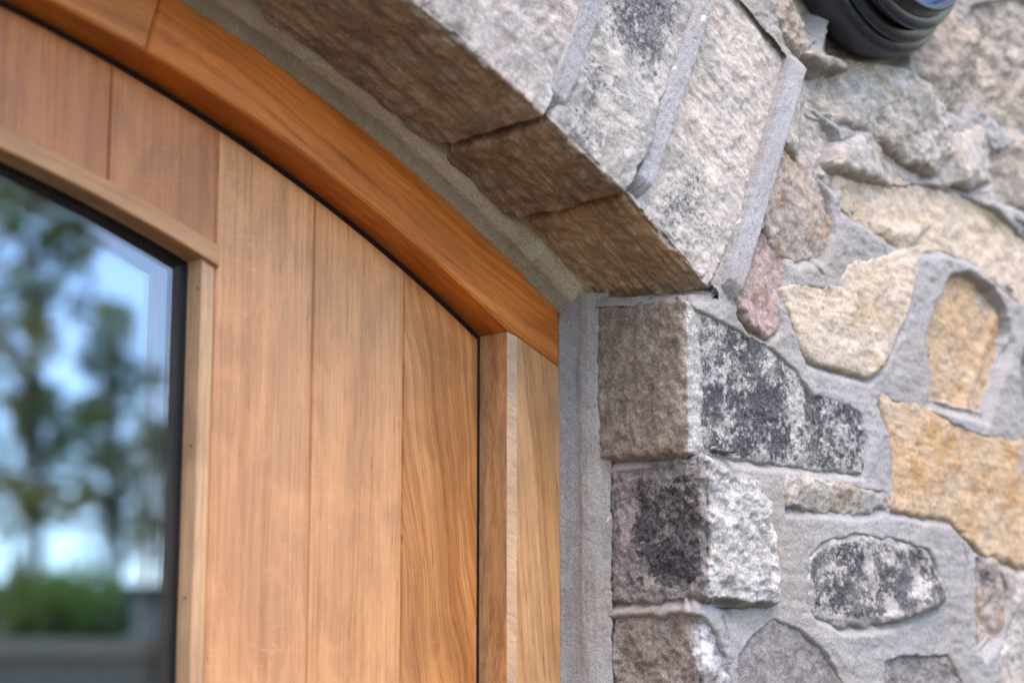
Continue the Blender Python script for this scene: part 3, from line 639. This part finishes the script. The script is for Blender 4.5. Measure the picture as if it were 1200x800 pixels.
# --- the core of the wall and the dark room behind the door
M_core = plain('rubble_core', (.33, .31, .28), .95, .2, 0, 9, .25, .5)
def hb(name, x0, x1, y0, y1, z0, z1, mat=None):
    bm = bmesh.new(); box(bm, x0, x1, y0, y1, z0, z1); return bm_obj(name, bm, mat or M_core, HOUSE)
hb('wall_core', .065, 4.5, .030, .50, 0, 3.2); hb('wall_core', -6, -1.93, .030, .50, 0, 3.2); hb('wall_core', -1.93, .065, .030, .50, 2.345, 3.2)
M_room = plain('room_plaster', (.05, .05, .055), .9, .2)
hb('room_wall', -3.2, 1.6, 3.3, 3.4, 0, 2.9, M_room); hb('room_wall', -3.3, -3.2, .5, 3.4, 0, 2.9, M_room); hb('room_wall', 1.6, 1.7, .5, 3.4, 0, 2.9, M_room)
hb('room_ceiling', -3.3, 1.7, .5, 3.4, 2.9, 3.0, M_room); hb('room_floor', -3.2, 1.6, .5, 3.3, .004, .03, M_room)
hb('roof', -6.2, 4.7, -.02, 6, 3.2, 3.35, plain('roof_slate', (.09, .09, .10), .8))
# plug between frame and core so that no daylight passes behind the fillet
bm = bmesh.new(); box(bm, .012, .065, .16, .5, 0, 2.345); bm_obj('wall_core', bm, M_core, HOUSE)
top = [(XC-.99, 2.345), (XC-.99, 2.0)]+arc(RI+.02, R_(-32), R_(33.5), 40)+[(.065, 2.345)]
prism('wall_core', top, .04, .5, M_core, HOUSE)

# ------------------------------------------------------------------ door frame
DF, DD = .155, .192
FR = empty('door_frame', (-.04, DF, 0), 'oak door frame with a curved head set in the stone arch', 'door frame')
RA, RO, RD = 1.673, 1.7365, 1.6665
XA, XO = -.078, -.0087
oc = dict(A=(.42, .19, .075), B=(.35, .145, .05), D=(.27, .10, .032))
M_head1 = oak('oak_head_right', (.66, .20, .038), (.58, .155, .024), (.40, .092, .012), axis=(0, R_(65), 0), seed=1.3, wav=.05, fleck=.25, streak=.35, cath=.02, tilt=.05)
M_head2 = oak('oak_head_left', (.64, .23, .058), (.56, .18, .038), (.41, .11, .02), axis=(0, R_(80), 0), seed=5.1, wav=.02, fleck=.2)
zm = yp(655, 431, DF)[2]; zi = z_at(XA, RA)
tj = math.atan2(yp(183, 20, DF)[0]-XC, yp(183, 20, DF)[2]-ZC)
t_o = th_at(XO, RO)
def headpoly(t0, t1, last=False):
    p = arc(RA, t0, t1, 44)
    if last:
        p = arc(RA, t0, th_at(XA, RA), 44)+[(XO, zm)]+arc(RO, t_o, t0, 44)
    else: p = p+arc(RO, t1, t0, 44)
    return p
prism('head_segment', headpoly(tj+.0002, 0, True), DF, .215, M_head1, FR, .0022, .0022)
prism('head_segment', headpoly(R_(-14), tj-.0002), DF+.0003, .215, M_head2, FR, .0022, .0022)
prism('head_segment', headpoly(R_(-32), R_(-14.02)), DF, .215, M_head1, FR, .0022, .0022)
# jamb, its top cut to the mitre
M_jamb = oak('oak_jamb', (.58, .305, .14), (.51, .245, .095), (.34, .145, .05), seed=3.2, wav=.02, fleck=.15, cath=.012, tilt=.10)
bm = bmesh.new()
ch_x, ch_y = .0100, .0035
sec = [(XA, .215), (XA, DF+ch_y), (XA+ch_x, DF), (XO, DF), (XO, .215)]
def ztop(x): return zi+(zm-zi)*(x-XA)/(XO-XA)
lo = [bm.verts.new((x, y, 0)) for x, y in sec]; hi = [bm.verts.new((x, y, ztop(x)-.0004)) for x, y in sec]
bm.faces.new(lo); bm.faces.new(hi[::-1])
for i in range(5): bm.faces.new((lo[i], lo[(i+1) % 5], hi[(i+1) % 5], hi[i]))
jo = bm_obj('jamb', bm, M_jamb, FR)
M_cham_lit = oak('oak_chamfer_lit', (.58, .355, .20), (.54, .315, .165), (.50, .28, .14), axis=(0, R_(58), 0), seed=2.2, fleck=0, wav=.01)  # slanted grain; paler than the jamb, light on the chamfer put into the colour
jo.data.materials.append(M_cham_lit)
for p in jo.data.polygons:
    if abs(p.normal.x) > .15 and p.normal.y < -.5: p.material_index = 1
M_seal = plain('black_rubber', (.012, .012, .014), .45, .4)
seal = arc(RD-.004, R_(-32), th_at(XA-.0062, RD-.004), 60)+[(XA-.0062, .02), (XA+.0002, .02)]+arc(RA+.0002, th_at(XA+.0002, RA+.0002), R_(-32), 60)
prism('seal', seal, DD+.0035, .216, M_seal, FR)

# ------------------------------------------------------------------ door
DOOR = empty('oak_door', (-.5, DD, .02), 'vertically boarded oak door with an arched top and a glazed light', 'door')
XP = [-.9245, -.841, -.731, -.6215, -.5117, -.3995, -.29, -.1803, -.0838]
WR, WT, WO = -.4135, 1.5505, 1.5685          # window edge, radius of bead bottom and top
P_ = dict(  # red and brown boards darkened to stand in for shade below the arch
 a=oak('oak_plank_red_shaded', (0.476, 0.170, 0.053), (0.430, 0.141, 0.039), (0.343, 0.099, 0.023), seed=2.1, fleck=.8),
 b=oak('oak_plank_brown_shaded', (0.495, 0.181, 0.059), (0.447, 0.154, 0.048), (0.362, 0.110, 0.029), seed=7.4, fleck=.8),
 c=oak('oak_plank_pale', (0.625, 0.284, 0.120), (0.574, 0.248, 0.098), (0.482, 0.188, 0.065), seed=4.6, fleck=1., wav=.012),
 d=oak('oak_plank_even', (0.635, 0.289, 0.118), (0.583, 0.252, 0.095), (0.482, 0.188, 0.063), seed=9.2, fleck=.8, wav=.01),
 e=oak('oak_plank_figured', (0.594, 0.248, 0.081), (0.482, 0.177, 0.046), (0.338, 0.100, 0.019), seed=6.3, fleck=.4, wav=.06, cath=.045, tilt=.16))
for i, k in enumerate('abababcde'[:8] if False else ['b', 'a', 'b', 'a', 'b', 'c', 'd', 'e']):
    x0, x1 = XP[i]+.0004, XP[i+1]-.0004
    if i == 7: x1 = XP[8]
    tops = [(x, z_at(x, RD)) for x in np.linspace(x1, x0, 12)]
    if i < 5:
        bots = [(x, z_at(x, WT+.008)) for x in np.linspace(x0, x1, 10)]
        if i == 0: bots = [(x0, .02), (-.80, .02), (-.80, z_at(-.80, WT+.008))]+bots[-4:]
    else: bots = [(x0, .02), (x1, .02)]
    prism('plank', bots+tops, DD, DD+.020, P_[k], DOOR, .0013, .0022)
# the other leaf, closed beside it
XQ = [-.9355+.0]+[-.9355-.1206*k for k in range(1, 8)]
for i in range(7):
    x1, x0 = XQ[i]-.0004, XQ[i+1]+.0004
    prism('plank', [(x0, .02), (x1, .02)]+[(x, z_at(x, RD)) for x in np.linspace(x1, x0, 12)], DD, DD+.020, P_['cdba'[i % 4]], DOOR, .0013, .0022)
prism('backing_board', [(XQ[7]+.01, .03), (-.938, .03)]+[(x, z_at(x, RD-.004)) for x in np.linspace(-.938, XQ[7]+.01, 24)], DD+.0205, DD+.048, P_['a'], DOOR)
prism('jamb', [(2*XC-XO, .0), (2*XC-XA, .0), (2*XC-XA, z_at(XA, RA)+.03), (2*XC-XO, z_at(XA, RA)+.03)], DF+.0005, .215, M_jamb, FR, .002)
# panel below the light, backing behind the boards
for i in range(1, 5):
    x0, x1 = XP[i]+.0004, XP[i+1]-.0004
    if i == 1: x0 = -.80
    prism('plank', [(x0, .02), (x1, .02), (x1, 1.02), (x0, 1.02)], DD, DD+.020, P_['a' if i % 2 else 'b'], DOOR, .0013, .0022)
M_back = plain('dark_groove', (.05, .025, .015), .8)
back = [(-.4125, .03), (-.088, .03)]+[(x, z_at(x, RD-.004)) for x in np.linspace(-.088, -.92, 30)]+[(-.92, z_at(-.92, WT))]+[(x, z_at(x, WT+.004)) for x in np.linspace(-.915, -.4125, 20)]
prism('backing_board', back, DD+.0205, DD+.048, M_back, DOOR)
# glazed light
M_bead = oak('oak_bead', (0.506, 0.243, 0.097), (0.444, 0.194, 0.066), (0.370, 0.145, 0.041), axis=(0, R_(76), 0), seed=8.8, fleck=.1, wav=.01)
M_beadv = oak('oak_bead_upright', (.55, .305, .15), (.50, .26, .115), (.42, .20, .075), seed=1.9, fleck=.2, wav=.01)
GY = .2135
xe = -.3983
poly = [(x, z_at(x, WT)) for x in np.linspace(-.80, xe, 40)]+[(x, z_at(x, WO)) for x in np.linspace(xe, -.80, 40)]
LIGHT = prism('glazing_bead', poly, .1875, GY, M_bead, DOOR, .0012, .0012); LIGHT['label'] = 'curved bead over the glass'
zb = z_at(WR, WT)-.001
bz = prism('glazing_bead', [(WR, 1.02), (-.4002, 1.02), (-.4002, z_at(-.4002, WT+.006)), (WR, z_at(WR, WT+.006))], .1922, GY, M_beadv, DOOR, .0006, .0006)
prism('glazing_bead', [(-.813, 1.02), (-.80, 1.02), (-.80, z_at(-.80, WT+.006)), (-.813, z_at(-.813, WT+.006))], .1922, GY, M_beadv, DOOR, .0006, .0006)
prism('glazing_bead', [(-.80, 1.02), (WR, 1.02), (WR, 1.034), (-.80, 1.034)], .1875, GY, M_bead, DOOR, .0006, .0006)
M_nail = plain('nail_steel', (.10, .09, .085), .5, .5, .6)
for px, py in ((231.5, 338), (223.5, 522), (216, 700)):
    P = xp(px, py, WR-.0004); bm = bmesh.new()
    bmesh.ops.create_cone(bm, cap_ends=True, segments=10, radius1=.0011, radius2=.0011, depth=.0008, matrix=Matrix.Translation(Vector(P)) @ Matrix.Rotation(math.pi/2, 4, 'Y'))
    bm_obj('nail', bm, M_nail, bz)
glz = lambda d, i=0: [(-.80+d*0, 1.03+d), (WR-d, 1.03+d)]+[(x, z_at(x, WT-d)) for x in np.linspace(WR-d, -.80, 40)]
def ringstrip(name, d0, d1, y0, y1, mat, par):
    """black strip that follows the right and upper edge of the glass"""
    p = [(WR-d0, 1.03)]+[(x, z_at(x, WT-d0)) for x in np.linspace(WR-d0, -.80, 40)]+[(x, z_at(x, WT-d1)) for x in np.linspace(-.80, WR-d1, 40)]+[(WR-d1, 1.03)]
    return prism(name, p, y0, y1, mat, par)
ringstrip('gasket', -.001, .0018, GY-.0012, GY+.0003, M_seal, DOOR)
n = NT('spacer_black'); dots = n.vor(420, rnd=.15)
M_sp = n.done(n.mix(n.ramp(dots, .2, .3), (.10, .10, .12), (.012, .012, .016)), .5, .4)
ringstrip('spacer_bar', -.004, .0022, GY+.0045, GY+.0178, M_sp, DOOR)
M_g1 = glass_mat('float_glass', .08); M_g2 = glass_mat('coated_glass', .15)
gp = [(-.81, 1.02), (WR+.006, 1.02)]+[(x, z_at(x, WT+.005)) for x in np.linspace(WR+.006, -.81, 40)]
def sheet_pane(y0, y1, mat): return prism('glass_pane', gp, y0, y1, mat, DOOR)
sheet_pane(GY+.0004, GY+.0042, M_g1); sheet_pane(GY+.0181, GY+.0221, M_g2)

# ------------------------------------------------------------------ the round lamp on the wall
LX, LZ = .297, 2.418
LAMP = empty('wall_lamp', (LX, -.012, LZ), 'round black ribbed wall lamp with a dark glass lens', 'lamp')
M_blk = plain('black_plastic', (.018, .022, .030), .32, .5, 0, 200, .3, .1)
M_lens = plain('lens_sky_blue', (.02, .055, .15), .06, .25, 0, 20, .05)  # blue base colour stands in for sky mirrored in the lens
def lathe(name, prof, mat, parent, seg=72):
    a = np.linspace(0, 2*math.pi, seg, endpoint=False); V = []
    for r, y in prof: V += [(LX+r*math.cos(t), y, LZ+r*math.sin(t)) for t in a]
    Q = [(i*seg+j, i*seg+(j+1) % seg, (i+1)*seg+(j+1) % seg, (i+1)*seg+j) for i in range(len(prof)-1) for j in range(seg)]
    return mesh_np(name, V, Q, mat, parent)
lathe('lamp_body', [(.001, .01), (.118, .01), (.122, -.006), (.122, -.028), (.118, -.034), (.110, -.036)], M_blk, LAMP)
for k in range(2):
    y = -.036-.019*k; r = .110-.009*k
    lathe('rib', [(r-.012, y+.002), (r, y), (r+.002, y-.004), (r, y-.008), (r-.010, y-.010)], M_blk, LAMP)
lathe('lamp_body', [(.10, -.03), (.093, -.05), (.088, -.078), (.084, -.082), (.079, -.078), (.078, -.070)], M_blk, LAMP)
lathe('lens', [(.080, -.072), (.06, -.077), (.03, -.080), (.0005, -.081)], M_lens, LAMP)

# ------------------------------------------------------------------ what the door glass mirrors: garden on the other side of the lane
CM = CAM.copy(); CM[1] = 2*.232-CAM[1]
def refl(x, y, d):
    r = ray(x, y).copy(); r[1] *= -1; return CM+r*d
def leaf(name, col):
    n = NT(name); n.set(n.p.inputs['Base Color'], col+(1,)); n.p.inputs['Roughness'].default_value = .6
    tl = n.N.new('ShaderNodeBsdfTranslucent'); tl.inputs[0].default_value = tuple(min(1, x*1.3) for x in col)+(1,)
    mx = n.N.new('ShaderNodeMixShader'); mx.inputs[0].default_value = .5; n.l(n.p.outputs[0], mx.inputs[1]); n.l(tl.outputs[0], mx.inputs[2]); n.l(mx.outputs[0], n.out.inputs[0]); return n.m
M_leafs = [leaf('leaf_olive', (.30, .30, .08)), leaf('leaf_dark', (.19, .24, .09)), leaf('leaf_gold', (.48, .39, .12)), leaf('leaf_green', (.30, .44, .12))]
M_bark = plain('bark', (.30, .24, .17), .9, .2, 0, 20, .3, .5)
def tube(bm, a, b, ra, rb, n=8):
    a = Vector(a); b = Vector(b); q = (b-a).to_track_quat('Z', 'Y')
    A = [bm.verts.new(a+q @ Vector((ra*math.cos(t), ra*math.sin(t), 0))) for t in np.linspace(0, 2*math.pi, n, endpoint=False)]
    B = [bm.verts.new(b+q @ Vector((rb*math.cos(t), rb*math.sin(t), 0))) for t in np.linspace(0, 2*math.pi, n, endpoint=False)]
    for i in range(n): bm.faces.new((A[i], A[(i+1) % n], B[(i+1) % n], B[i]))
    bm.faces.new(A[::-1]); bm.faces.new(B)
def tree(name, base, top, clumps, label, cat, leafmats, seed, lr=.045, per=150):
    r = np.random.RandomState(seed); T = empty(name, tuple(base), label, cat, 'pines standing beyond the garden wall' if cat == 'tree' else None)
    bm = bmesh.new(); base = np.array(base); top = np.array(top)
    h = np.linalg.norm(top-base); m = base+(top-base)*.5+np.array([.1, 0, 0])
    tube(bm, base-np.array([0, 0, .1]), m, .007*h+.02, .004*h+.015); tube(bm, m, top, .004*h+.015, .01)
    for c, s, k in clumps:
        c = np.array(c); t = np.clip((c[2]-base[2])/h-.12, .15, .95); tube(bm, base+(top-base)*t, c, .03, .008, 6)
    bm_obj('trunk', bm, M_bark, T, True)
    for mi in sorted({k for _, _, k in clumps}):
        Vv = []; Q = []
        for c, s, k in clumps:
            if k != mi: continue
            n = int(per*max(1, s*s/.25)); p = r.normal(size=(n, 3)); p /= np.linalg.norm(p, axis=1)[:, None]
            p = np.array(c)+p*(s*r.uniform(.25, 1.0, (n, 1))**.6)*np.array([1, 1, .75])
            for q in p:
                a = r.normal(size=3); a /= np.linalg.norm(a); b = np.cross(a, r.normal(size=3)); b /= np.linalg.norm(b)
                i = len(Vv); L = lr*r.uniform(.7, 1.5); Vv += [q-a*L, q+b*L*.5, q+a*L, q-b*L*.5]; Q.append((i, i+1, i+2, i+3))
        mesh_np('crown', Vv, Q, leafmats[mi], T, smooth=False)
    return T
def cl(x, y, d, s, k): return (refl(x, y, d), s, k)
b = refl(30, 850, 13.5); b[2] = 0; tp = refl(40, 120, 13.5)
tree('pine_tree', b, tp, [cl(-20, 330, 13, .55, 0), cl(50, 265, 13.4, .33, 1), cl(80, 285, 13.6, .22, 0), cl(20, 400, 13, .3, 2), cl(50, 340, 13.5, .35, 1), cl(-20, 480, 13.2, .45, 0), cl(35, 470, 13.8, .22, 1), cl(-10, 200, 13.8, .45, 1), cl(25, 240, 13, .28, 0), cl(60, 500, 13.3, .3, 1), cl(30, 560, 13.6, .33, 1), cl(0, 590, 13.2, .3, 2)],
     'open pine with golden and dark green sprays mirrored in the glass', 'tree', M_leafs, 5)
b = refl(128, 850, 15); b[2] = 0; tp = refl(130, 350, 15)
tree('pine_tree', b, tp, [cl(130, 380, 15, .24, 0), cl(118, 420, 15.2, .22, 1), cl(150, 440, 15, .26, 1), cl(140, 500, 14.8, .36, 0), cl(95, 520, 15, .28, 1), cl(170, 540, 15.2, .34, 2), cl(125, 570, 15, .3, 0), cl(80, 590, 14.9, .26, 2), cl(160, 620, 15, .34, 0), cl(110, 480, 15.2, .2, 1), cl(185, 600, 15.3, .3, 2), cl(195, 520, 15.3, .24, 0)],
     'slender young pine mirrored beside the frame of the glass', 'tree', M_leafs, 9)
b = refl(90, 850, 11.5); b[2] = 0
tree('garden_shrub', b, refl(90, 660, 11.5), [cl(95, 690, 11.4, .26, 3), cl(60, 705, 11.6, .24, 3), cl(115, 725, 11.5, .2, 1), cl(80, 735, 11.5, .3, 3), cl(15, 700, 11.3, .28, 0), cl(-15, 735, 11.6, .35, 3), cl(45, 745, 11.4, .22, 1)],
     'bright green shrub above the garden wall in the mirrored view', 'shrub', M_leafs, 12)
# white shed and coped garden wall
c = refl(165, 850, 17); dv = refl(165, 850, 18)-c; a = math.atan2(dv[1], dv[0])+math.pi/2
Mx = Matrix.Translation((c[0], c[1], 0)) @ Matrix.Rotation(a, 4, 'Z')
SH = empty('garden_shed', (c[0], c[1], 0), 'white painted garden shed seen past the shrub in the glass', 'shed')
bm = bmesh.new(); box(bm, -1.3, 1.1, -1, 1, 0, 2.55, Mx); bm_obj('shed_wall', bm, plain('white_paint', (.78, .78, .77), .6), SH)
bm = bmesh.new(); box(bm, -1.45, 1.25, -1.1, 1.1, 2.553, 2.66, Mx); bm_obj('shed_roof', bm, plain('felt_grey', (.25, .26, .28), .8), SH)
c = refl(100, 850, 10.0)
Mx = Matrix.Translation((c[0], c[1], 0)) @ Matrix.Rotation(a, 4, 'Z')
GW = empty('garden_wall', (c[0], c[1], 0), 'grey garden wall with a pale flat coping', 'wall')
bm = bmesh.new(); box(bm, -7, 7, -.12, .12, 0, 1.915, Mx); bm_obj('wall_body', bm, plain('grey_render', (.50, .37, .25), .9), GW)
bm = bmesh.new(); box(bm, -7.03, 7.03, -.16, .16, 1.918, 2.0, Mx); bm_obj('coping', bm, plain('coping_stone', (.72, .50, .30), .9), GW)

M_screen = [M_leafs[1], M_leafs[3]]
def add_leaf_screen(pts, hgt, dep, seed, label):  # leaf masses added out of view to hold back low sky light
    r = np.random.RandomState(seed); Vv = []
    for (ax, ay), (bx, by) in zip(pts, pts[1:]):
        L = math.hypot(bx-ax, by-ay); n = int(L*hgt*55); t = r.rand(n); z = r.rand(n)**.9*hgt
        top_ = hgt*(.82+.18*np.sin(t*L*1.3+seed)); z = z*top_/hgt
        o = r.normal(size=n)*dep
        P = np.stack([ax+(bx-ax)*t-(by-ay)/L*o, ay+(by-ay)*t+(bx-ax)/L*o, z], 1)
        a = r.normal(size=(n, 3)); a /= np.linalg.norm(a, axis=1)[:, None]; b = np.cross(a, r.normal(size=(n, 3))); b /= np.linalg.norm(b, axis=1)[:, None]
        Ls = .13*r.uniform(.7, 1.5, (n, 1)); Vv.append(np.stack([P-a*Ls, P+b*Ls*.6, P+a*Ls, P-b*Ls*.6], 1).reshape(-1, 3))
    Vv = np.concatenate(Vv); o = mesh_np('leaf_screen', Vv, np.arange(len(Vv)).reshape(-1, 4), M_screen[seed % 2], None, smooth=False)
    tag(o, label, 'leaf_screen', kind='stuff')
add_leaf_screen([(-13, -2), (-11, -9), (-5, -13), (1.5, -14.5)], 8.5, .8, 2, 'added unseen mass of green leaves blocking low sky light behind the viewer')
add_leaf_screen([(12.5, -9), (14, -3), (14, 3)], 8.5, .8, 3, 'added unseen mass of green leaves blocking low sky light past the wall end')
